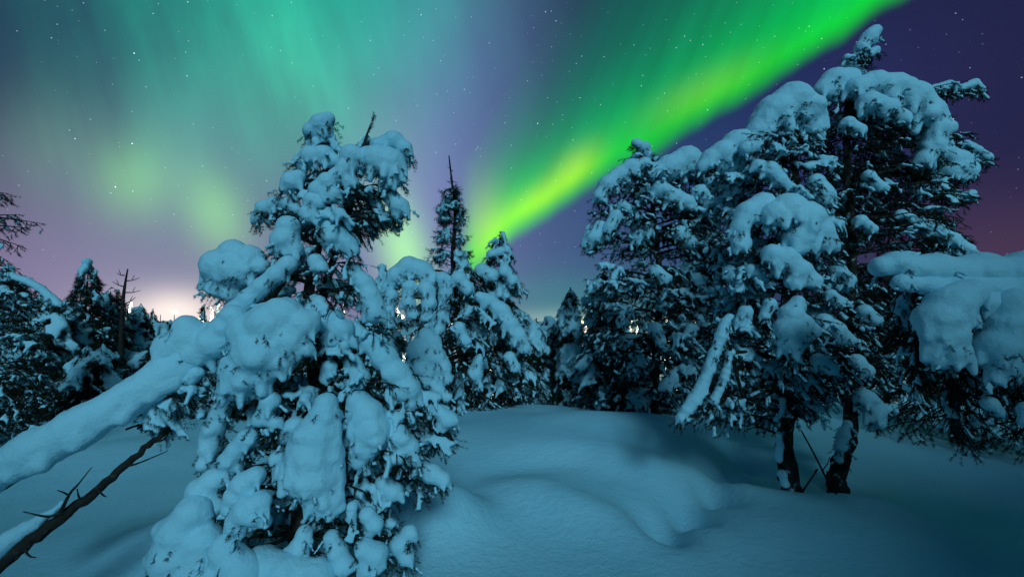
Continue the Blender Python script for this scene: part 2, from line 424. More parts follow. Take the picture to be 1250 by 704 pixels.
# ------------------------------------------------------------------ tree builder
class Tree:
    def __init__(s, name, base, depth, voxel, nl=0.035, k=26, w=0.003):
        if depth < 7: nl, k, w = nl * 0.62, int(k * 1.5), w * 1.15
        s.root = empty(name, Vector(base)); s.d = depth; s.voxel = voxel
        s.shoots = []; s.under = []; s.pads = []; s.ulow = False; s.twigs = []; s.dust = []; s.nl, s.k, s.w = nl, k, w
        s.spine = None
    def trunk(s, pts, r0, r1, mat_=None, name='trunk', n=40, rough=0.10):
        c = curve(pts, n); k = len(c)
        r = r0 + (r1 - r0) * np.linspace(0, 1, k) ** 0.9
        r = r * (1 + rough * .35 * rng.normal(size=k)) * (1 + 0.35 * np.exp(-np.arange(k) / k * 14))
        c = c + rng.normal(size=c.shape) * r[:, None] * 0.045
        v, f = tubes_geo([(c, r)], 14)
        ct = np.repeat(c, 14, axis=0); v = ct + (v - ct) * (1 + rough * rng.normal(size=(len(v), 1)))
        link_mesh(name, np_mesh(name, v, f), mat_ or M_BARK, s.root)
        if s.spine is None: s.spine = c
        return c
    def shoot(s, p, d, L, snow=0.0):
        d = unit(d)
        s.shoots.append((*p, *d, L)); s.under.append(s.ulow)
        if snow > 0:
            r = snow
            for t in (0.15, 0.55, 0.95):
                q = p + d * L * t + UP * (r * 0.55 + 0.004)
                rr = r * (0.8 + 0.4 * random.random())
                s.dust.append((*q, rr, rr, rr * 0.85))
    def bough(s, a, b, sag, w, r, nt=8, snow_p=0.5, dab=0.02, load=True, blobs=None, fullness=1.0):
        """a limb from a to b; secondary twigs hang and fan out; snow pads ride on top"""
        a, b = np.asarray(a, float), np.asarray(b, float)
        L = np.linalg.norm(b - a)
        mid = (a + b) / 2 + UP * sag
        t = np.linspace(0, 1, 9)[:, None]
        c = (1 - t) ** 2 * a + 2 * t * (1 - t) * mid + t ** 2 * b
        s.twigs.append((c, np.linspace(max(0.006, L * 0.022), 0.003, 9)))
        B = blobs if blobs is not None else s.dust
        if r > 0:
            for i in range(2, 9):
                tt = i / 8; rr = r * (0.75 + 0.5 * random.random()) * (1.05 - 0.45 * abs(tt - 0.6))
                q = c[i] + UP * rr * 0.55
                B.append((*q, rr * 1.15, rr * 1.15, rr * 0.85))
        d0 = unit(b - a); side = unit(np.cross(d0, UP) + 1e-4)
        for i in range(nt):
            tt = 0.22 + 0.78 * (i + random.random() * 0.8) / nt
            tt = min(tt, 1.0); idx = tt * 8; j = min(int(idx), 7)
            p = c[j] + (c[j + 1] - c[j]) * (idx - j)
            dd = unit(c[j + 1] - c[j])
            sg = 1 if i % 2 else -1
            td = unit(dd * 0.6 + side * sg * random.uniform(0.4, 1.1) - UP * random.uniform(0.15, 0.9))
            tl = w * random.uniform(0.5, 1.0) * (1.15 - 0.5 * tt)
            e = p + td * tl - UP * tl * 0.25
            m2 = (p + e) / 2 + UP * tl * 0.12
            tc_ = np.array([p, (p + m2) / 2 + UP * 0.004, m2, (m2 + e) / 2 + UP * 0.004, e])
            s.twigs.append((tc_, np.linspace(0.005, 0.002, 5)))
            if r > 0:
                for q_, f_ in ((1, 0.72), (2, 0.66), (3, 0.58), (4, 0.48)):
                    rr = r * f_ * random.uniform(0.75, 1.15)
                    qq = tc_[q_] + UP * rr * 0.45
                    B.append((*qq, rr, rr, rr * 0.9))
            ns = max(2, int(tl / 0.05 * fullness))
            for q_ in range(ns):
                u = (q_ + random.random()) / ns * 4; jj = min(int(u), 3)
                pp = tc_[jj] + (tc_[jj + 1] - tc_[jj]) * (u - jj)
                sd_ = unit(td + np.array((random.gauss(0, .5), random.gauss(0, .5), random.gauss(-0.25, .35))))
                s.shoot(pp - UP * 0.008, sd_ - UP * 0.25, random.uniform(0.04, 0.085), dab * random.uniform(0.6, 1.3) if random.random() < snow_p else 0)
        s.shoot(b, d0 - UP * 0.2, 0.09, 0)
    def attach(s, p):
        """the place on the trunk a limb to p grows from"""
        d = np.linalg.norm(s.spine[:, :2] - p[:2], axis=1)
        z = p[2] + 0.02 - 0.15 * d
        j = np.abs(s.spine[:, 2] - z) + 0.3 * d + 4 * np.clip(s.spine[:, 2] - p[2] - 0.05, 0, None)
        return s.spine[np.argmin(j)]
    def clump(s, spec, d, fingers=3, under=1.0, limb=True, lump=None, dy=0.0, start=None, smooth=5, label=None):
        """a big pad of snow: spec rows px,py,r_px[,dd]; spheres joined along the list, fingers hanging, needles below"""
        pts = []
        for row in spec:
            dd = d + (row[3] if len(row) > 3 else 0.0)
            p = P(row[0], row[1], dd); pts.append((*p, pr(row[2] * 1.07, dd)))
        pts = np.array(pts); bl = []
        for i, q in enumerate(pts):
            r = q[3] * random.uniform(0.93, 1.03)
            bl.append((q[0], q[1], q[2], r * 1.03, r * 1.1, r * 0.97))
            for k in range(4):
                n_ = rng.normal(size=3); n_ /= np.linalg.norm(n_); n_[2] = n_[2] * 0.8 - 0.15; rs = r * random.uniform(.38, .6)
                c_ = q[:3] + n_ * r * random.uniform(.55, .78); bl.append((*c_, rs, rs, rs * .9))
            if i:
                o = pts[i - 1]; gap = np.linalg.norm(q[:3] - o[:3])
                if gap < 3.4 * (q[3] + o[3]):
                    
                    for t_ in (.25, .5, .75):
                        m = q * t_ + o * (1 - t_); m[3] *= random.uniform(.86, 1.0); bl.append((m[0], m[1], m[2], m[3] * 0.97, m[3], m[3] * 0.93))
            for k in range(fingers + (2 if q[3] > 0.09 else 0) if fingers else 0):
                an = random.uniform(-2.0, 2.0); r = q[3]
                ox, oy = math.sin(an) * r * 0.82, -math.cos(an) * r * random.uniform(0.45, 0.8)
                fr_ = r * random.uniform(0.22, 0.36); x0 = np.array((q[0] + ox, q[1] + oy, q[2] - r * random.uniform(0.2, 0.5)))
                ln = r * random.uniform(0.35, 0.85)
                for u in (0, 0.33, 0.66, 1.0):
                    p = x0 + np.array((ox * 0.22 * u, oy * 0.18 * u, -ln * u)); f2 = fr_ * (1 - 0.30 * u)
                    bl.append((*p, f2, f2, f2 * 1.05))
            # needles poking from the shaded underside
            s.ulow = True
            nsh = int(14 * under * max(1, (q[3] / 0.07) ** 1.3))
            for k in range(nsh):
                th = random.uniform(0, 2 * math.pi); el = random.uniform(-1.4, -0.25)
                n = np.array((math.cos(th) * math.cos(el), math.sin(th) * math.cos(el), math.sin(el)))
                p = q[:3] + n * q[3] * random.uniform(0.7, 0.98)
                s.shoot(p, n * 0.8 + np.array((0, 0, -0.5)) + rng.normal(size=3) * 0.3, random.uniform(0.05, 0.10) * (1 if s.d < 7 else 1.4), 0.016 * (s.d / 3) ** 0.4 if random.random() < 0.25 else 0)
        s.ulow = False; s.pads += [tuple(q) for q in pts]
        vx = min(s.voxel, max(0.008, float(pts[:, 3].min()) * 0.22))
        me = melt('snow_load', bl, vx, smooth, lump if lump is not None else 0.016 * (s.d / 3) ** .5, 0.13)
        o = link_mesh('snow_load', me, M_SNOW, s.root)
        if label: o['label'] = label
        if limb:
            c0 = pts[np.argmax(pts[:, 3]), :3]
            a = np.asarray(start) if start is not None else s.attach(c0)
            mids = (a + c0) / 2 + UP * 0.03
            cc = curve([a, mids] + [p[:3] - UP * p[3] * 0.35 for p in pts], 20)
            s.limb(cc, 0.014 * (s.d / 3) ** .5)
    def limb(s, cc, r):
        k = len(cc); rad = np.linspace(r, 0.004, k)
        v, f = tubes_geo([(cc, rad)], 7)
        link_mesh('branch', np_mesh('branch', v, f), M_TWIG, s.root)
    def finish(s, dust_melt=True, kind_k=None, dlump=0.006):
        if s.twigs:
            v, f = tubes_geo(s.twigs, 4); link_mesh('twigs', np_mesh('twigs', v, f), M_TWIG, s.root)
        if s.pads:
            pd = np.array(s.pads)
            def clear(P_, k_):
                keep = np.ones(len(P_), bool)
                for i0 in range(0, len(P_), 4000):
                    q = P_[i0:i0 + 4000]
                    dd_ = np.linalg.norm(q[:, None] - pd[None, :, :3], axis=2) / pd[None, :, 3]
                    up_ = (q[:, None, 2] - pd[None, :, 2]) / pd[None, :, 3]
                    keep[i0:i0 + 4000] = ~((dd_ < k_) & (up_ > -0.75)).any(1)
                return keep
            if s.shoots:
                sh = np.array(s.shoots); ut = np.array(s.under)
                tip = sh[:, :3] + sh[:, 3:6] * sh[:, 6:7]
                kp = clear(sh[:, :3], 1.30) & clear(tip, 1.30)
                ku = clear(tip, 0.98)
                s.shoots = sh[np.where(ut, ku, kp)]
            if s.dust:
                du_ = np.array(s.dust); s.dust = du_[clear(du_[:, :3], 1.02)]
        if len(s.shoots):
            v, f = needles_geo(s.shoots, s.k, s.nl, s.w)
            link_mesh('needles', np_mesh('needles', v, f, False), M_NEEDLE, s.root)
        if len(s.dust):
            if dust_melt:
                me = melt('snow_cover', s.dust, s.voxel, 3, dlump, 0.06)
            else:
                v, f = blobs_geo(s.dust, ICO1); me = np_mesh('snow_cover', v, f)
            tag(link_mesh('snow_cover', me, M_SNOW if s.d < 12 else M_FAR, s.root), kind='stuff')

def fill(T, region, d, n, dabs=0.018, length=0.28, r=0.0, r_p=0.3, rr=(0.025, 0.05), dd=0.35, snow_p=0.5, fullness=1.0, w=0.16, start_fn=None):
    """boughs whose tips fill a photo-plane polygon strip: region rows (py, px_left, px_right)"""
    ys_ = np.array([q[0] for q in region]); L = np.array([q[1] for q in region]); Rr = np.array([q[2] for q in region])
    wts = np.maximum(Rr - L, 1)
    for i in range(n):
        while True:
            py = random.uniform(ys_[0], ys_[-1])
            l, r_ = np.interp(py, ys_, L), np.interp(py, ys_, Rr)
            if random.random() < (r_ - l) / wts.max(): break
        px = random.uniform(l, r_); half = (r_ - l) / 2 + 1; off = (px - (l + r_) / 2) / half
        depth_half = pr(half, d) * 0.8
        dpt = d + random.uniform(-0.8, 1.0) * math.sqrt(max(0.05, 1 - off * off)) * min(dd, depth_half)
        b = P(px, py, dpt)
        a0 = T.attach(b) if start_fn is None else start_fn(b)
        dist = np.linalg.norm(b - a0)
        a = b + (a0 - b) * min(1.0, length / (dist + 1e-6)) + UP * 0.02
        if dist > length and random.random() < 0.35:
            T.twigs.append((np.array([a0, (a0 + a) / 2 + UP * 0.03, a]), np.array([0.012, 0.009, 0.006])))
        rad = random.uniform(*rr) if random.random() < r_p else 0
        T.bough(a, b, 0.04, w, rad, nt=7, snow_p=snow_p, dab=dabs, fullness=fullness)

# ================================================================== LEFT HERO PINE
D = 2.75
gb = P(360, 700, D); gb[2] = H(gb[0], gb[1]) - 0.1
T = Tree('snowy_pine', gb, D, 0.011, nl=0.030, k=34, w=0.0022)
tag(T.root, 'nearest big pine, left of centre, plastered with round lumps of snow', 'tree')
T.trunk([gb, P(372, 600, D), P(385, 480, D), P(375, 380, D), P(388, 300, D), P(402, 240, D), P(394, 190, D), P(396, 150, D)], 0.055, 0.008)
c2 = T.trunk([P(378, 420, D + .03), P(400, 340, D + .05), P(425, 260, D + .04), P(436, 200, D), P(457, 140, D)], 0.03, 0.004, name='branch')
clL = [
 ([(401,145,9),(392,152,13),(381,160,11),(397,162,9)], 0, 2),
 ([(366,196,8),(380,190,13),(395,190,14),(408,197,9)], -.02, 3),
 ([(357,222,13),(364,216,9),(350,230,8)], -.05, 3),
 ([(315,266,8),(322,254,10),(336,250,10),(352,249,9),(362,256,7)], -.02, 2),
 ([(285,308,17),(268,325,21),(290,330,24),(305,315,17),(318,325,12),(266,350,14),(283,360,10)], -.12, 1),
 ([(448,170,5),(442,180,6),(436,192,7)], 0.04, 1),
 ([(462,178,11),(480,172,13),(494,180,9),(500,188,5)], 0.02, 1),
 ([(447,190,12),(460,195,18),(474,200,21),(480,216,14),(470,226,9)], -.04, 3),
 ([(430,190,14),(424,205,13),(412,216,12),(430,222,9)], -.08, 3),
 ([(400,222,12),(388,232,12),(405,238,11)], -.12, 2),
 ([(384,246,13),(378,262,12),(390,270,8)], -.12, 2),
 ([(477,240,11),(488,252,12),(485,262,8)], 0.0, 2),
 ([(455,240,10),(462,255,8)], .05, 2),
 ([(352,276,14),(348,294,17),(358,304,12),(340,306,9)], -.16, 3),
 ([(398,276,13),(410,286,14),(424,296,11),(432,306,8),(402,296,9)], -.10, 3),
 ([(352,322,11),(338,335,12),(322,350,13),(305,365,14),(290,380,16)], -.22, 0),
 ([(385,318,10),(392,326,9)], -.1, 2),
 ([(430,330,11),(444,345,12),(452,362,14),(458,382,14)], -.02, 3),
 ([(348,385,22),(330,395,27),(305,405,24),(372,395,18),(355,415,22),(318,430,30),(298,450,26),(292,470,20),(345,440,16),(375,425,10)], -.32, 2),
 ([(404,392,15),(418,402,15),(408,415,11),(428,418,8)], -.12, 3),
 ([(430,400,10),(452,418,13),(470,438,16),(484,456,17),(496,476,17),(502,492,10)], -.04, 2),
 ([(402,448,9),(398,462,8)], -.1, 2),
 ([(398,492,13),(396,508,20),(388,530,26),(382,556,31),(384,582,29),(389,602,20),(393,618,11)], -.34, 3),
 ([(360,520,12),(350,533,9)], -.25, 2),
 ([(430,440,10),(440,460,12),(436,478,9)], -.06, 3),
 ([(438,490,14),(448,505,20),(455,525,22),(447,545,18),(440,562,12)], -.18, 3),
 ([(470,520,14),(486,532,15),(500,545,12),(505,560,9),(482,556,11)], -.14, 3),
 ([(302,535,13),(290,548,12),(280,562,13),(275,582,9)], -.30, 2),
 ([(312,580,12),(298,590,15),(288,604,13),(283,620,10)], -.36, 2),
 ([(318,612,13),(304,622,18),(292,634,14),(288,650,9),(322,635,9)], -.40, 2),
 ([(270,500,12),(262,520,13),(256,545,13),(250,565,12)], -.2, 2),
 ([(330,490,12),(320,510,11),(338,516,8)], -.28, 3),
 ([(262,585,14),(246,600,17),(262,618,14)], -.30, 1),
 ([(236,625,20),(222,648,26),(216,676,28),(246,660,22),(240,700,26),(212,708,24)], -.38, 0),
 ([(275,670,18),(295,695,22),(260,705,20)], -.42, 1),
 ([(534,500,8),(547,512,12),(540,520,8)], .05, 2),
 ([(512,572,10),(528,578,13),(540,584,10)], -.02, 2),
 ([(468,590,10),(480,600,12),(470,612,8)], -.1, 3),
 ([(430,618,6),(428,630,7),(432,640,4)], -.3, 0),
 ([(448,628,10),(458,640,10),(450,652,7)], -.22, 2),
 ([(445,668,12),(460,676,14),(452,692,13)], -.3, 2),
 ([(338,560,9),(342,575,9)], -.28, 2),
 ([(415,520,9),(418,540,8)], -.15, 3),
 ([(318,690,22),(350,700,26),(385,706,22)], -.35, 1), ([(372,650,10),(366,668,12),(352,676,9)], -.3, 2), ([(405,655,9),(412,672,12),(420,690,12)], -.3, 2), ([(500,650,10),(488,664,12),(496,680,10)], -.1, 2),
]
for spec, off, fg in clL:
    st = c2[np.argmin(np.linalg.norm(c2 - P(spec[0][0], spec[0][1] + 12, D), axis=1))] if spec[0][0] > 440 and spec[0][1] < 250 else None
    T.clump(spec, D + off, fingers=fg, limb=spec[0][0] not in (448, 430), start=st)
for k in range(10):
    py = random.uniform(146, 185); px = 457 - (py - 140) * .33
    T.shoot(P(px, py, D + .04), np.array((random.uniform(-1, 1), random.uniform(-.6, .6), .8)), .05, .007)
reg = [(165,385,402),(200,370,420),(240,350,475),(265,320,492),(300,345,440),(345,330,465),(400,300,480),(450,270,510),(500,262,545),(545,262,555),(580,255,505),(620,240,500),(665,240,490),(705,235,480)]
fill(T, reg, D + .03, 260, dabs=0.018, length=0.22, r_p=0.32, rr=(0.022, 0.040), dd=0.40, snow_p=0.30, w=0.12)
fill(T, [(480,440,540),(540,470,562),(600,470,520)], D+.1, 24, dabs=0.015, length=0.2, r_p=0.3, rr=(.015,.03), snow_p=0.4, w=0.12)
fill(T, [(225,440,480),(260,440,492),(290,425,450)], D, 20, dabs=0.012, length=0.2, r_p=0.1, snow_p=0.35, w=0.10)
T.finish()

# leaning snow-covered trunk at the left
def poly(rows): return [P(a, b, c) for a, b, c in rows]
rt = P(-60, 600, 2.15)
L = Tree('leaning_pine', rt, 2.2, 0.012, nl=0.03, k=30, w=0.002)
tag(L.root, 'thick snow log on a trunk leaning from the left edge to the nearest pine', 'leaning trunk')
ln = poly([(-60, 618, 2.1), (0, 588, 2.15), (90, 540, 2.22), (180, 486, 2.35), (250, 440, 2.45), (310, 385, 2.5), (352, 335, 2.6)])
L.trunk(ln, 0.045, 0.02)
bl = []
cc = curve(poly([(-70, 603, 2.1), (0, 573, 2.15), (90, 525, 2.22), (180, 472, 2.35), (235, 435, 2.43), (262, 412, 2.46)]), 60)
for i, p in enumerate(cc):
    r = 0.098 * (1 + 0.07 * math.sin(i * 0.31 + 1) + 0.04 * math.sin(i * 0.83) + random.uniform(-.03, .03))
    bl.append((*p, r * .9, r, r * 1.05))
    if random.random() < .5:
        rs = r * random.uniform(.3, .5); bl.append((p[0] + random.uniform(-.03, .03), p[1] - r * .55, p[2] - r * random.uniform(.5, .9), rs, rs, rs * 1.2))
link_mesh('snow_load', melt('snow_load', bl, 0.012, 6, 0.02, 0.14), M_SNOW, L.root)
for spec, off, fg in [
 ([(228,398,15),(232,412,20),(214,425,22),(240,432,20),(262,418,20),(272,400,16),(285,385,14)], 2.42, 1),
 ([(205,448,14),(222,455,16),(200,475,14),(180,488,14),(198,500,10)], 2.42, 1),
 ([(240,455,9),(234,462,9)], 2.38, 0)]:
    L.spine = curve(ln, 40); L.clump(spec, off, fingers=fg, under=0.6, limb=False)
fill(L, [(440,222,262),(470,205,262),(500,196,235),(530,190,215)], 2.46, 26, dabs=.014, length=.16, r_p=.15, rr=(.015,.025), dd=.12, snow_p=.4, w=.09)
L.finish()

# bare fallen limb below it
dp = poly([(-40, 725, 1.95), (20, 672, 2.05), (80, 628, 2.15), (130, 588, 2.25), (175, 548, 2.35), (208, 522, 2.42)])
db = empty('dead_limb', Vector(dp[0]))
tag(db, 'dark bare broken limb with stubby twigs under the leaning snow log, bottom left', 'dead limb')
c = curve(dp, 36) + rng.normal(size=(len(curve(dp, 36)), 3)) * 0.004; rad = np.linspace(0.031, 0.013, len(c)) * (1 + 0.08 * rng.normal(size=len(c)))
v, f = tubes_geo([(c, rad)], 10); link_mesh('stem', np_mesh('stem', v, f), M_TWIG, db)
tw = []
for rows, r0 in [
 (((88, 622, 2.16), (60, 630, 2.1), (28, 624, 2.08)), 0.010),
 (((70, 634, 2.13), (84, 604, 2.12), (96, 590, 2.1), (112, 570, 2.1)), 0.009),
 (((84, 604, 2.12), (76, 600, 2.1), (70, 598, 2.1)), 0.005),
 (((150, 568, 2.3), (166, 566, 2.28), (205, 550, 2.3)), 0.009),
 (((185, 540, 2.38), (200, 536, 2.36), (206, 528, 2.3)), 0.008),
 (((120, 598, 2.22), (126, 604, 2.2), (130, 606, 2.2)), 0.006),
 (((60, 645, 2.1), (52, 652, 2.08), (48, 658, 2.08)), 0.006),
 (((100, 612, 2.18), (96, 605, 2.17), (94, 596, 2.17)), 0.006),
 (((28, 668, 2.05), (36, 678, 2.04), (44, 680, 2.03)), 0.006)]:
    cc = curve(poly(rows), 10); v, f = tubes_geo([(cc, np.linspace(r0, 0.002, len(cc)))], 6)
    link_mesh('twig', np_mesh('twig', v, f), M_TWIG, db)
bl = []
for i in range(20):
    t = i / 19; p = c[int(t * 14)]; r = 0.058 * (1 - 0.65 * t) * random.uniform(.9, 1.1); bl.append((*(p + UP * (0.030 + r * .55) + np.array((-0.025, 0, 0))), r * 1.1, r * 1.2, r))
link_mesh('snow_load', melt('snow_load', bl, 0.010, 5, 0.012, 0.08), M_SNOW, db)

# ================================================================== RIGHT PINES
def stems(T, rows, r0, r1, **k): return T.trunk(poly(rows), r0, r1, **k)
# middle right pine, left trunk
D = 4.1
gb = P(967, 612, D); gb[2] = H(gb[0], gb[1]) - 0.15
B1 = Tree('snowy_pine', gb, D, 0.015, nl=0.036, k=30, w=0.0032)
tag(B1.root, 'tall pine with broad snow domes, left of the pine topped by a spike', 'tree')
B1.trunk([gb, P(966,598,D), P(958,545,D), P(962,500,D), P(955,440,D), P(962,360,D), P(975,280,D), P(970,200,D), P(968,135,D)], 0.088, 0.02, n=60, rough=0.09)
for spec, off, fg in [
 ([(925,162,16),(945,138,23),(966,124,24),(986,135,19),(992,155,12),(998,168,8)], -.05, 2),
 ([(858,204,9),(868,194,13),(882,188,17),(900,176,19),(922,170,16),(905,195,12),(886,205,10)], 0, 2),
 ([(910,182,9),(922,178,9)], -.2, 1),
 ([(925,203,9),(938,208,12),(950,220,11),(964,230,8)], -.25, 2),
 ([(996,222,10),(1003,235,13),(1005,245,10)], -.15, 1),
 ([(905,298,11),(903,278,12),(912,258,14),(930,248,14)], -.35, 3),
 ([(945,262,17),(962,256,21),(982,266,21),(1000,282,17),(1012,298,12),(975,290,18)], -.42, 3),
 ([(942,310,12),(958,316,16),(975,330,15),(990,342,11),(968,345,10)], -.45, 3),
 ([(974,368,8),(966,384,14),(964,402,17),(975,396,15),(992,404,9),(966,420,15),(970,436,8)], -.55, 1),
 ([(1006,392,10),(1020,402,12),(1034,414,9)], -.3, 3),
 ([(918,330,9),(930,340,8)], -.3, 2), ([(890,330,8),(898,345,9)], -.2, 2),
 ([(886,392,6),(880,410,8),(872,430,7),(866,450,8),(856,474,8),(848,488,9),(838,500,7),(831,510,6)], -.5, 2),
 ([(892,430,6),(884,462,6),(872,488,6)], -.4, 1),
 ([(1022,330,10),(1036,342,8)], -.2, 3), ([(1014,360,8),(1024,368,8)], -.3, 2),
 ([(940,370,8),(934,385,7)], -.4, 2), ([(910,380,8),(902,395,7)], -.3, 2),
 ([(1000,440,9),(1014,450,8)], -.4, 2),
]: B1.clump(spec, D + off, fingers=fg)
for spec in ([(951,560,4),(952,545,5),(951,530,4)], [(958,590,5),(955,578,5)], [(956,500,4),(955,488,4)]):
    B1.clump(spec, D - .10, fingers=1, under=0, limb=False)
fill(B1, [(150,930,1005),(180,885,1020),(230,885,1030),(280,890,1035),(340,880,1045),(400,872,1050),(440,868,1050),(480,850,1040),(515,832,1010)], D-.1, 260, dabs=0.020, length=0.34, r_p=0.22, rr=(.02,.04), dd=0.6, snow_p=0.42, w=0.18)
fill(B1, [(190,870,925),(250,862,925),(320,862,920),(400,865,915)], D + .25, 75, dabs=0.022, length=0.36, r_p=0.3, rr=(.025,.045), dd=0.4, snow_p=0.32, w=0.2, fullness=1.3)
B1.finish()
# second trunk and forked top
D = 4.5
gb = P(1030, 604, D); gb[2] = H(gb[0], gb[1]) - 0.15
B2 = Tree('snowy_pine', gb, D, 0.016, nl=0.038, k=30, w=0.0034)
tag(B2.root, 'tallest pine at the right, snowy arch of a crown topped by a short spike', 'tree')
B2.trunk([gb, P(1022,596,D), P(1024,570,D), P(1038,530,D), P(1036,490,D), P(1028,440,D), P(1040,330,D), P(1035,220,D), P(1035,130,D), P(1042,85,D), P(1052,50,D)], 0.086, 0.02, n=60, rough=0.09)
for spec, off, fg in [
 ([(1068,38,8),(1060,46,10),(1052,58,8)], 0, 1), ([(1068,62,6),(1058,68,6)], 0, 1), ([(1042,72,6),(1034,70,4)], 0, 1),
 ([(1005,112,13),(1018,98,16),(1034,98,15)], 0, 2),
 ([(1045,108,15),(1066,104,17),(1090,108,19),(1112,120,21),(1130,138,20),(1142,158,16),(1138,178,14),(1128,196,11)], -.1, 3),
 ([(1060,125,13),(1085,132,12),(1102,145,10)], -.3, 3),
 ([(1150,186,13),(1168,196,14),(1180,208,12),(1160,210,12)], 0, 3),
 ([(1178,176,6),(1192,184,6),(1204,192,6)], 0.1, 1),
 ([(1128,114,5),(1142,108,6),(1158,104,6),(1172,108,5),(1188,103,7),(1196,110,6)], 0.1, 0),
 ([(1035,150,8),(1048,160,9)], -.3, 2), ([(1120,235,6),(1145,232,6),(1170,240,6),(1186,236,5)], .1, 1),
 ([(1060,215,8),(1075,228,7)], -.2, 2), ([(1100,262,7),(1118,272,9),(1140,282,10),(1162,292,9),(1182,304,7)], 0, 2),
 ([(1050,270,8),(1064,280,7)], -.2, 2), ([(1055,380,9),(1068,390,9)], -.2, 2),
 ([(1024,560,5),(1026,545,7),(1030,530,7),(1035,518,5)], -.10, 0),
 ([(1056,486,12),(1068,500,13),(1072,515,9)], -.1, 1), ([(1046,440,9),(1056,452,9)], -.2, 2)]:
    B2.clump(spec, D + off, fingers=fg)
fill(B2, [(110,1005,1120),(140,1000,1150),(180,1010,1175),(230,1010,1185),(280,1020,1180),(320,1030,1185),(380,1025,1150),(440,1000,1110),(490,1010,1075)], D+.1, 230, dabs=0.018, length=0.36, r_p=0.14, rr=(.02,.035), dd=0.7, snow_p=0.36, w=0.19)
fill(B2, [(50,1046,1062),(90,1034,1056)], D, 14, dabs=0.015, length=0.12, r_p=0.1, snow_p=0.4, w=0.09, dd=.08)
for q_ in ([(1118,120),(1196,106)], [(1150,185),(1210,196)], [(1140,175),(1185,170)], [(1130,235),(1190,238)], [(1120,215),(1175,222)]):
    for k in range(3):
        a_, b_ = q_; j = random.uniform(-8, 8)
        B2.bough(P(a_[0], a_[1] + j, D), P(b_[0] - k * 14, b_[1] + j, D + random.uniform(-.1, .1)), 0.03, 0.11, 0, nt=9, snow_p=.5, dab=.018)
fill(B2, [(120,990,1110),(180,985,1150),(260,990,1160),(340,1000,1160),(430,990,1090)], D + .35, 150, dabs=0.018, length=0.36, r_p=0.05, rr=(.02,.035), dd=0.4, snow_p=0.22, w=0.2, fullness=1.5)
B2.finish()
# right group's left pine
D = 7.5
gb = P(800, 515, D); gb[2] = H(gb[0], gb[1]) - 0.15
A = Tree('snowy_pine', gb, D, 0.024, nl=0.045, k=34, w=0.0055)
tag(A.root, 'leftmost of the big right-hand pines, with a small snow knob on top', 'tree')
A.trunk([gb, P(800,450,D), P(805,350,D), P(798,260,D), P(782,180,D)], 0.09, 0.012, n=50)
for spec, off, fg in [
 ([(776,174,6),(786,180,8),(792,190,6)], 0, 0),
 ([(786,200,9),(770,205,12),(756,213,11),(742,226,12),(732,240,9)], -.1, 2),
 ([(800,214,13),(818,205,17),(838,195,17),(856,205,15),(872,220,12)], -.05, 3),
 ([(806,232,12),(822,242,13),(838,248,11)], -.3, 3), ([(855,235,10),(866,248,9)], -.2, 3),
 ([(732,276,8),(724,290,12),(718,300,7)], -.1, 1), ([(752,264,9),(744,278,9)], -.2, 2),
 ([(778,290,10),(790,284,9)], -.3, 3), ([(760,250,7),(772,258,7)], -.2, 1),
 ([(756,330,6),(748,340,6)], -.3, 2), ([(830,285,10),(842,296,9)], -.3, 3), ([(800,330,8),(812,340,8)], -.4, 2),
 ([(765,378,9),(760,392,8)], -.35, 2), ([(730,345,7),(722,352,6)], -.2, 2), ([(850,340,8),(858,355,7)], -.3, 2), ([(800,400,8),(806,415,7)], -.4, 3), ([(780,440,8),(772,452,8)], -.4, 3), ([(845,400,8),(838,414,8)], -.3, 3), ([(820,460,8),(812,470,8)], -.4, 3)]:
    A.clump(spec, D + off, fingers=fg)
fill(A, [(180,775,795),(210,740,860),(260,720,885),(330,712,890),(400,712,890),(460,715,890),(505,725,880)], D, 330, dabs=0.030, length=0.55, r_p=0.25, rr=(.03,.06), dd=1.1, snow_p=0.34, w=0.30, fullness=1.0)
fill(A, [(250,840,905),(330,840,905),(420,830,890),(480,820,880)], D - .3, 70, dabs=0.03, length=0.5, r_p=0.25, rr=(.03,.06), dd=0.6, snow_p=0.36, w=0.3)
A.finish()

# near bent pine at the right edge
D = 2.7
rb = P(1330, 690, D); rb[2] = H(rb[0], rb[1]) - 0.1
Rt = Tree('bent_pine', rb, D, 0.013, nl=0.032, k=30, w=0.0024)
tag(Rt.root, 'bent pine at the right edge under a thick shelf of snow with hanging lobes', 'tree')
Rt.trunk([rb, P(1335,560,D), P(1320,440,D), P(1270,370,D), P(1200,352,D), P(1120,345,D), P(1075,340,D)], 0.06, 0.02)
for spec, off, fg in [
 ([(1076,326,14),(1094,322,17),(1116,328,18),(1142,328,21),(1168,334,22),(1196,332,25),(1225,338,26),(1256,334,31),(1290,340,34)], 0, 0),
 ([(1100,345,11),(1130,348,12),(1165,352,18),(1200,352,20),(1240,356,24),(1275,360,28)], -.05, 2),
 ([(1180,358,20),(1158,372,24),(1144,390,23),(1152,410,24),(1160,428,19),(1150,440,11)], -.12, 2),
 ([(1205,372,20),(1212,392,19),(1208,410,12)], -.08, 1),
 ([(1240,372,20),(1230,398,22),(1220,422,22),(1224,444,18),(1215,460,10)], -.16, 2),
 ([(1262,380,24),(1262,412,24),(1258,440,20),(1272,455,20)], -.14, 1),
 ([(1208,492,9),(1216,502,8)], -.1, 1), ([(1256,500,10),(1252,515,8)], -.2, 1)]:
    Rt.clump(spec, D + off, fingers=fg, smooth=8, under=0.7)
fill(Rt, [(365,1085,1120),(420,1085,1125)], D + .35, 30, dabs=0.014, length=0.2, r_p=0.06, rr=(.015,.03), dd=0.3, snow_p=0.28, w=0.14, start_fn=lambda b: np.array((b[0] + 0.12, b[1], b[2] + .15)))
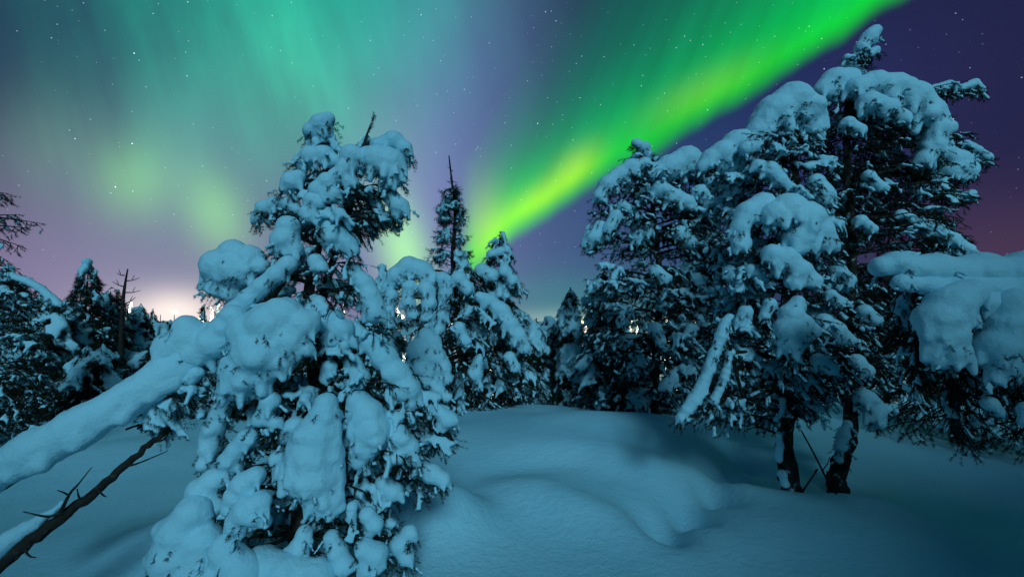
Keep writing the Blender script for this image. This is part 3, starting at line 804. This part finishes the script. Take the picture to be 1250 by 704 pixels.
fill(Rt, [(425,1085,1270),(460,1085,1270),(500,1120,1270),(530,1140,1190),(560,1135,1175)], D + .1, 55, dabs=0.014, length=0.3, r_p=0.06, rr=(.015,.03), dd=0.4, snow_p=0.28, w=0.16, start_fn=lambda b: np.array((b[0] + random.uniform(-.05, .15), b[1] + .05, b[2] + .35)))
Rt.finish()
# pine behind it filling the dark gap
def auto_pine(name, px, py_top, d, width_px, label, voxel, nb=120, r_p=0.4, rr=None, snow_p=.5, base_py=None, lean=0, cat='tree', group=None, topw=6, power=0.8, lowcut=1.0, bare=None, dd=None, k=18, mass=True):
    top = P(px, py_top, d)
    bx, by = top[0] - lean, d
    base = np.array((bx, by, H(bx, by) - 0.1))
    t = Tree(name, base, d, voxel, nl=0.045 + 0.003 * d, k=k, w=0.00075 * d)
    tag(t.root, label, cat, group)
    hgt = top[2] - base[2]
    t.trunk([base, base + (top - base) * 0.5 + np.array((random.uniform(-.05, .05), 0, 0)), top], 0.02 * hgt, 0.008, n=24)
    wid = pr(width_px, d) / 2
    rr = rr or (0.005 * d, 0.010 * d)
    for i in range(nb):
        u = random.random() ** 0.75                 # 0 top, 1 bottom
        z = top[2] - (hgt * lowcut - 0.3) * u
        frac = (z - base[2]) / hgt
        ctr = base + (top - base) * frac
        wr = pr(topw, d) + wid * u ** power
        an = random.uniform(0, 2 * math.pi); rad = wr * random.uniform(0.55, 1.08)
        dv = np.array((math.cos(an), math.sin(an), 0))
        b = ctr + dv * rad - UP * rad * 0.35
        a = ctr + UP * 0.1
        L_ = min(rad, 0.16 * d ** .6 + 0.1)
        a2 = b + (a - b) * min(1, L_ / (np.linalg.norm(a - b) + 1e-6)) + UP * 0.03
        t.bough(a2, b, 0.05, 0.10 + 0.022 * d, random.uniform(*rr) if random.random() < r_p * .6 else 0, nt=6, snow_p=snow_p * .75, dab=0.0026 * d + .006, fullness=1.0)
        t.twigs.append((np.array([a, a2]), np.array([.015, .008])))
    return t
t = auto_pine('snowy_pine', 1150, 262, 6.2, 190, 'dark pine behind the snow shelf at the right edge', 0.024, nb=120, r_p=0.25, snow_p=.35); t.finish()
t = auto_pine('snowy_pine', 1262, 330, 5.6, 170, 'half-hidden dark pine cut by the right edge of the picture, behind the snow shelf', 0.024, nb=90, r_p=0.25, snow_p=.3); t.finish()

# dead poles crossing between the right trunks
for rows, lab in [(((978, 525, 4.2), (995, 556, 4.1), (1012, 590, 4.0), (1022, 604, 3.95)), 'long thin bare stick leaning between the two dark trunks'),
                  (((998, 572, 3.9), (986, 590, 3.95), (975, 606, 4.0)), 'short bare stick poking out of the snow beside the left dark trunk')]:
    pts = poly(rows); e = empty('bare_stick', Vector(pts[-1])); tag(e, lab, 'stick')
    cc = curve(pts, 12); v, f = tubes_geo([(cc, np.linspace(0.006, 0.01, len(cc)))], 6)
    link_mesh('stem', np_mesh('stem', v, f), M_TWIG, e)
    m_ = cc[len(cc) // 2]; v, f = tubes_geo([(np.array([m_, m_ + (0.05, 0, .06), m_ + (0.07, 0, .12)]), np.array([.005, .004, .002]))], 5)
    link_mesh('twig', np_mesh('twig', v, f), M_TWIG, e)

# ================================================================== CENTRE PINES
D = 8.3
C1 = auto_pine('dead_topped_pine', 560, 318, D, 150, 'centre pine with a long bare dead spire and drooping white boughs', 0.026, nb=170, r_p=0.5, snow_p=.5, topw=20, power=.55, rr=(.05, .085))
C1.spine = None
C1.trunk([P(573, 512, D), P(566, 440, D), P(560, 380, D), P(553, 320, D), P(556, 262, D), P(552, 225, D), P(548, 190, D)], 0.085, 0.010, name='dead_spire', mat_=M_TWIG, n=60)
for i in range(22):
    py = random.uniform(205, 300); s_ = random.choice((-1, 1)); p0 = P(553, py, D)
    b = p0 + np.array((s_ * random.uniform(.04, .16), random.uniform(-.08, .08), random.uniform(-.02, .10)))
    C1.twigs.append((np.array([p0, (p0 + b) / 2, b]), np.array([.008, .006, .003])))
for i in range(75):
    py = random.uniform(228, 330); s_ = random.choice((-1, 1)); p0 = P(551, py, D)
    b = p0 + np.array((s_ * random.uniform(.1, .34) * (0.35 + (py - 228) / 100), random.uniform(-.3, .3), random.uniform(-.05, .08)))
    C1.bough(p0, b, .04, .14, 0.022 if random.random() < .6 else 0, nt=5, snow_p=.5, dab=.025, fullness=.5)
for spec, off, fg in [
 ([(474,350,8),(484,336,12),(500,326,14),(516,330,13),(528,342,10)], -.4, 3),
 ([(478,360,8),(474,378,8),(476,396,6)], -.5, 1), ([(500,350,9),(498,368,9),(504,384,7)], -.6, 1),
 ([(520,352,10),(524,370,9),(520,388,7)], -.6, 1), ([(540,340,9),(545,356,9),(542,372,7)], -.5, 2),
 ([(540,385,8),(536,402,8)], -.6, 2), ([(560,400,9),(566,415,8)], -.6, 2), ([(560,340,10),(570,352,9)], -.5, 2)]:
    C1.clump(spec, D + off, fingers=fg)
C1.finish()
C2 = auto_pine('snowy_pine', 610, 288, 8.9, 130, 'conical snowy pine just right of the dead spire', 0.028, nb=200, r_p=0.4, snow_p=.55, topw=5, power=.75, rr=(.04, .075))
for spec, off, fg in [
 ([(584,362,7),(598,368,10),(612,380,12),(622,396,12),(632,410,11),(640,424,8)], -.9, 3),
 ([(588,330,9),(600,336,9)], -.5, 3), ([(616,330,8),(626,342,8)], -.4, 3), ([(600,310,6),(612,306,6)], -.2, 2),
 ([(622,436,8),(628,448,7)], -.9, 1), ([(586,440,9),(580,456,10),(584,470,7)], -.9, 1)]:
    C2.clump(spec, 8.9 + off, fingers=fg)
C2.finish()
# young pine right behind the hero
K = auto_pine('young_pine', 520, 412, 5.2, 80, 'low young pine with a drooping snow-capped top just right of the nearest pine', 0.018, nb=70, r_p=.45, snow_p=.5, topw=8, rr=(.03, .05))
for spec, off, fg in [
 ([(520,408,9),(526,418,13),(514,428,16),(530,436,15),(518,448,14),(540,448,11),(506,455,11),(545,462,8)], -.3, 4),
 ([(520,466,8),(536,476,8),(546,484,6)], -.35, 2)]:
    K.clump(spec, 5.2 + off, fingers=fg)
K.finish()
for (px, pt, d, w_, lab) in [
 (470, 330, 9.6, 110, 'snowy pine partly hidden between the nearest pine and the dead-spired pine'),
 (655, 392, 9.8, 70, 'small snowy pine on the crest right of the conical centre pine'),
 (690, 372, 10.6, 90, 'bushy snowy pine in the gap at the middle of the crest'),
 (696, 356, 9.2, 44, 'slim snowy pine pressed against the left side of the right-hand pines'),
 (640, 425, 11.5, 80, 'low frosted pine deep in the gap behind the crest'),
 (735, 330, 8.4, 90, 'snowy pine behind the left edge of the right-hand pines'),
 (850, 330, 9.0, 130, 'dark pine seen between the right-hand pines'),
 (930, 380, 9.4, 120, 'dim pine behind the tall pine with snow domes'),
 (668, 386, 12.5, 90, 'mid-distance pine standing just right of the low frosted pine'),
 (752, 372, 13.5, 80, 'mid-distance slim pine at the right end of the gap'),
 (640, 380, 14.5, 80, 'distant pine filling the gap beside the conical pine'),
 (1010, 400, 10.5, 120, 'dim pine seen between the two dark trunks'),
 (676, 398, 11.0, 70, 'low dense pine just beyond the crest in the middle gap'),
 (652, 404, 15.0, 70, 'small distant pine low in the middle gap'),
 (694, 392, 15.5, 40, 'small pointed pine low in the gap near the bright lights'),
 (738, 388, 12.2, 50, 'slim dark pine right of the bright lights in the gap'),
 (628, 392, 12.8, 70, 'dark pine behind the right foot of the conical centre pine'),
 ]:
    t = auto_pine('snowy_pine', px, pt, d, w_, lab, 0.032, nb=110, r_p=.4, snow_p=.5, topw=4); t.finish()
# leaning dead pole in the gap
for rows, lab in [(((622, 512, 9.2), (642, 478, 9.3), (650, 462, 9.4)), 'dark pole leaning right among the centre pines'),]:
    pts = poly(rows); pts[0][2] = H(pts[0][0], pts[0][1]) - .1
    e = empty('leaning_pole', Vector(pts[0])); tag(e, lab, 'dead trunk')
    cc = curve(pts, 12); v, f = tubes_geo([(cc, np.linspace(0.08, 0.05, len(cc)))], 8)
    link_mesh('stem', np_mesh('stem', v, f), M_BARK, e)
    link_mesh('snow_load', melt('snow_load', [(*(p + UP * .06), .06, .06, .05) for p in cc], .02, 4, .01), M_SNOW, e)

# ================================================================== LEFT BACKGROUND PINES
# left edge pine with bare-ish boughs reaching in
D = 5.6
gb = P(-55, 560, D); gb[2] = H(gb[0], gb[1]) - .1
E1 = Tree('snowy_pine', gb, D, 0.02, nl=0.045, k=26, w=0.004)
tag(E1.root, 'pine cut by the left edge, dark bare-tipped boughs reaching in against the sky', 'tree')
E1.trunk([gb, P(-55, 400, D), P(-48, 230, D), P(-45, 180, D)], 0.08, 0.02)
for a_, b_ in [((-48,262),(46,272)), ((-48,268),(22,262)), ((-48,280),(24,300)), ((-48,250),(14,240)), ((-48,232),(6,236)), ((-45,290),(8,318)), ((-45,275),(30,278))]:
    E1.bough(P(*a_, D), P(*b_, D + random.uniform(-.15, .15)), 0.03, .20, 0.0, nt=12, snow_p=.35, dab=.018)
for spec, off in [([(-10,335,5),(15,337,5),(34,343,5),(50,352,5),(62,362,5),(72,371,4)], -.1), ([(4,352,5),(14,366,5)], -.1)]:
    E1.clump(spec, D + off, fingers=3)
fill(E1, [(320,-30,20),(345,-40,45),(400,-50,50),(450,-60,60),(530,-60,60)], D, 150, dabs=.018, length=.4, r_p=.14, rr=(.02,.035), dd=.7, snow_p=.5, w=.22)
E1.finish()
for (px, pt, d, w_, tw_, pw_, lab) in [
 (108, 324, 9.5, 120, 3, .85, 'pointed conifer standing highest among the left-hand trees'),
 (135, 355, 10.5, 130, 5, .7, 'broad dark pine between the pointed conifer and the bare snag'),
 (68, 372, 8.6, 110, 5, .7, 'dark snowy pine left of the pointed conifer'),
 (30, 400, 7.6, 130, 8, .6, 'low bushy pine in the dark at the left edge'),
 (172, 374, 11.5, 80, 3, .8, 'narrow pine right of the bare snag'),
 (120, 420, 8.0, 130, 8, .6, 'low wide pine with drooping snowy boughs in front of the pointed conifer'),
 (190, 420, 9.0, 110, 6, .7, 'low snowy pine behind the leaning snow log'),
 (250, 430, 9.0, 110, 6, .7, 'dim pine behind the nearest pine, left side'),
 (330, 400, 9.6, 120, 6, .7, 'dim pine behind the middle of the nearest pine'),
 (410, 380, 9.8, 120, 6, .7, 'dim pine behind the right side of the nearest pine'),
 (12, 330, 9.0, 130, 4, .8, 'tall dark pine at the far left edge behind the bare-tipped boughs'),
 (88, 356, 12.0, 90, 3, .9, 'pointed dark pine close behind the pointed conifer'),
 (50, 362, 11.0, 100, 3, .9, 'dark pine right of the left-edge boughs'),
 (196, 384, 13.0, 60, 2, .9, 'slender small pine next to the bright horizon glow'),
 ]:
    t = auto_pine('snowy_pine', px, pt, d, w_, lab, 0.032, nb=150, r_p=.26, snow_p=.36, topw=tw_, power=pw_); t.finish()
# bare snag
D = 9.4
e = P(152, 470, D); sg = empty('bare_snag', Vector((e[0], e[1], H(e[0], e[1]) - .1))); tag(sg, 'leafless forked snag sticking up right of the pointed conifer', 'dead tree')
pts = [np.array(sg.location), P(148, 420, D), P(150, 370, D), P(153, 345, D), P(156, 328, D)]
cc = curve(pts, 20); v, f = tubes_geo([(cc, np.linspace(0.06, 0.012, len(cc)))], 7); link_mesh('trunk', np_mesh('trunk', v, f), M_TWIG, sg)
for i in range(12):
    py = 336 + i * 7; s_ = 1 if i % 2 else -1; p0 = P(152, py, D); l = random.uniform(.12, .35)
    b = p0 + np.array((s_ * l, random.uniform(-.1, .1), l * random.uniform(.1, .6)))
    tb = [(np.array([p0, (p0 + b) / 2 - UP * .02, b]), np.array([.014, .01, .005])), (np.array([(p0 + b) / 2, (p0 + b) / 2 + (s_ * .05, 0, .10)]), np.array([.008, .004]))]
    v, f = tubes_geo(tb, 5); link_mesh('branch', np_mesh('branch', v, f), M_TWIG, sg)

# ================================================================== FOREST BEYOND THE CREST
def proto(seed, hgt, wid, power, nb, snowy):
    random.seed(seed)
    t = Tree('forest_spruce', (0, 0, 0), 22, 0.06, nl=0.13, k=9, w=0.022)
    t.trunk([(0, 0, 0), (random.uniform(-.05, .05), 0, hgt * .5), (0, 0, hgt)], 0.09, 0.015, n=10)
    for i in range(nb):
        u = random.random() ** .8; z = hgt - (hgt - .4) * u; wr = .06 + wid * u ** power
        an = random.uniform(0, 6.283); rad = wr * random.uniform(.5, 1.1); dv = np.array((math.cos(an), math.sin(an), 0))
        b = np.array((0, 0, z)) + dv * rad - UP * rad * .4; a = np.array((0, 0, z + .1))
        t.bough(a, b, .05, .30, random.uniform(.04, .09) if random.random() < snowy * .6 else 0, nt=5, snow_p=.25, dab=.045, fullness=.5)
    t.finish(dust_melt=True, dlump=0.02)
    return t.root
protos = [proto(101, 4.6, .95, .8, 75, .6), proto(102, 5.6, .8, .9, 85, .5), proto(103, 3.6, 1.1, .6, 70, .7), proto(104, 6.3, 1.0, .85, 95, .5), proto(105, 2.8, .8, .7, 50, .8)]
random.seed(5)
FG = 'spruces of the forest beyond the snow crest'
def copy_tree(o, name):
    c = o.copy(); COL.objects.link(c); c.name = name
    for ch in o.children:
        d_ = ch.copy(); COL.objects.link(d_); d_.parent = c
    return c
spots = []
def ok(x, y, r):
    return all((x - a) ** 2 + (y - b) ** 2 > r * r for a, b in spots)
n_tr = 0; used = set()
tries = 0
while n_tr < 170 and tries < 20000:
    tries += 1
    d = 12.5 + 60 * random.random() ** 1.5
    px = random.uniform(-60, 1310); x = (px - CX) / FPX * d
    if not ok(x, d, 1.1 + d * .02) or (abs(px - 716) < 16 and d < 38): continue
    k = random.randrange(5); hts = (4.6, 5.6, 3.6, 6.3, 2.8)
    z = H(x, d)
    # tops stay about at the forest line of the photo
    topline = 392 - random.uniform(0, 26) if px < 560 else (398 - random.uniform(-6, 14))
    if px > 880: topline = 380 - random.uniform(0, 40)
    ztop = P(px, topline, d)[2]; sc = (ztop - z) / hts[k]
    if sc < .45 or sc > 2.4: continue
    spots.append((x, d)); n_tr += 1
    o = protos[k] if k not in used else copy_tree(protos[k], 'forest_spruce')
    used.add(k)
    o.location = (x, d, z - .1); s2 = sc ** .5 * .95 if sc > 1 else sc
    o.scale = (s2, s2, sc); o.rotation_euler = (0, 0, random.uniform(0, 6.28))
    tag(o, 'small snowy spruce in the dark forest beyond the snow crest', 'tree', FG)
for i, pr_ in enumerate(protos):
    if i not in used: raise RuntimeError('unused proto')

# far wood: nobody could count it
def far_wood():
    V_, F_l, off = [], [], 0
    n = 2600
    for i in range(n):
        d = 85 + 500 * random.random() ** 1.6; a = random.uniform(-1.25, 1.25); x = d * a
        z = H(x, d); h_ = random.uniform(4, 8); w_ = random.uniform(.8, 1.5)
        for k in range(6):
            u = k / 6; zz = z + h_ * (0.08 + .92 * u); rr_ = w_ * (1 - u) + .12; th = np.linspace(0, 6.283, 8)[:-1] + random.random()
            ring = np.stack([x + np.cos(th) * rr_ * rng.uniform(.6, 1.1, 7), d + np.sin(th) * rr_ * rng.uniform(.6, 1.1, 7), np.full(7, zz) - rng.uniform(0, .3, 7)], -1)
            V_.append(ring); V_.append([[x, d, zz + h_ * .24]])
            for j in range(7): F_l.append((off + j, off + (j + 1) % 7, off + 7))
            off += 8
    return np.vstack(V_), np.array(F_l)
M_WOOD, t_, b_ = mat('snow_dusted_forest', (0.2, 0.25, 0.25), 0.9, 0.1)
ramp_col(t_, b_, 1.5, [(0.42, (0.03, 0.04, 0.03)), (0.55, (0.6, 0.65, 0.68))], 6)
v, f = far_wood(); fw = link_mesh('distant_forest', np_mesh('distant_forest', v, f, False), M_WOOD)
tag(fw, 'far dark wood on the low land along the horizon', 'forest', kind='stuff')

# ================================================================== FLOODLIGHTS of the lit slope behind the forest
FL = [(213, 382, 42), (490, 388, 40), (594, 396, 44), (640, 404, 40), (715, 398, 40), (717, 420, 36), (712, 446, 32), (598, 455, 34), (733, 390, 46), (760, 390, 42), (850, 396, 40)]
for i, (px, py, d) in enumerate(FL):
    p = P(px, py, d); gz_ = H(p[0], p[1])
    top = max(p[2], gz_ + 2.5)
    r_ = empty('flood_lamp', Vector((p[0], p[1], gz_)))
    tag(r_, 'lit floodlight pole glimpsed far off between the trees', 'lamp', 'floodlights of the lit slope behind the forest')
    v, f = tubes_geo([(np.array([[p[0], p[1], gz_], [p[0], p[1], top]]), np.array([.06, .04]))], 8)
    link_mesh('pole', np_mesh('pole', v, f), M_METAL, r_)
    v, f = blobs_geo([(p[0], p[1], top + .08, .22, .22, .16)], ICO2); link_mesh('lamp_head', np_mesh('lamp_head', v, f), M_LAMP, r_)
    ld = bpy.data.lights.new('flood_light', 'SPOT'); ld.energy = 22000 * (d / 40) ** 2; ld.color = (1.0, 0.84, 0.66); ld.shadow_soft_size = .25; ld.spot_size = R(165); ld.spot_blend = .3
    lo = bpy.data.objects.new('flood_light', ld); COL.objects.link(lo); lo.parent = r_; lo.location = (0, 0.15, top - gz_ + .3); lo.rotation_euler = (R(78), 0, 0)
    for k in range(2):                     # frosted spruces standing in the lamp's light
        x = p[0] + random.uniform(-2.2, 2.2); y = p[1] + random.uniform(2.0, 5.0); z = H(x, y)
        qx = random.randrange(5); o = copy_tree(protos[qx], 'floodlit_spruce')
        zt = P(px, py - random.uniform(2, 14), y)[2]; sc = max(.5, (zt - z) / (4.6, 5.6, 3.6, 6.3, 2.8)[qx])
        o.location = (x, y, z - .1); o.scale = (sc * .6, sc * .6, sc)
        tag(o, 'frosted spruce glowing white in floodlight behind the dark forest', 'tree', 'floodlit spruces beyond the forest')
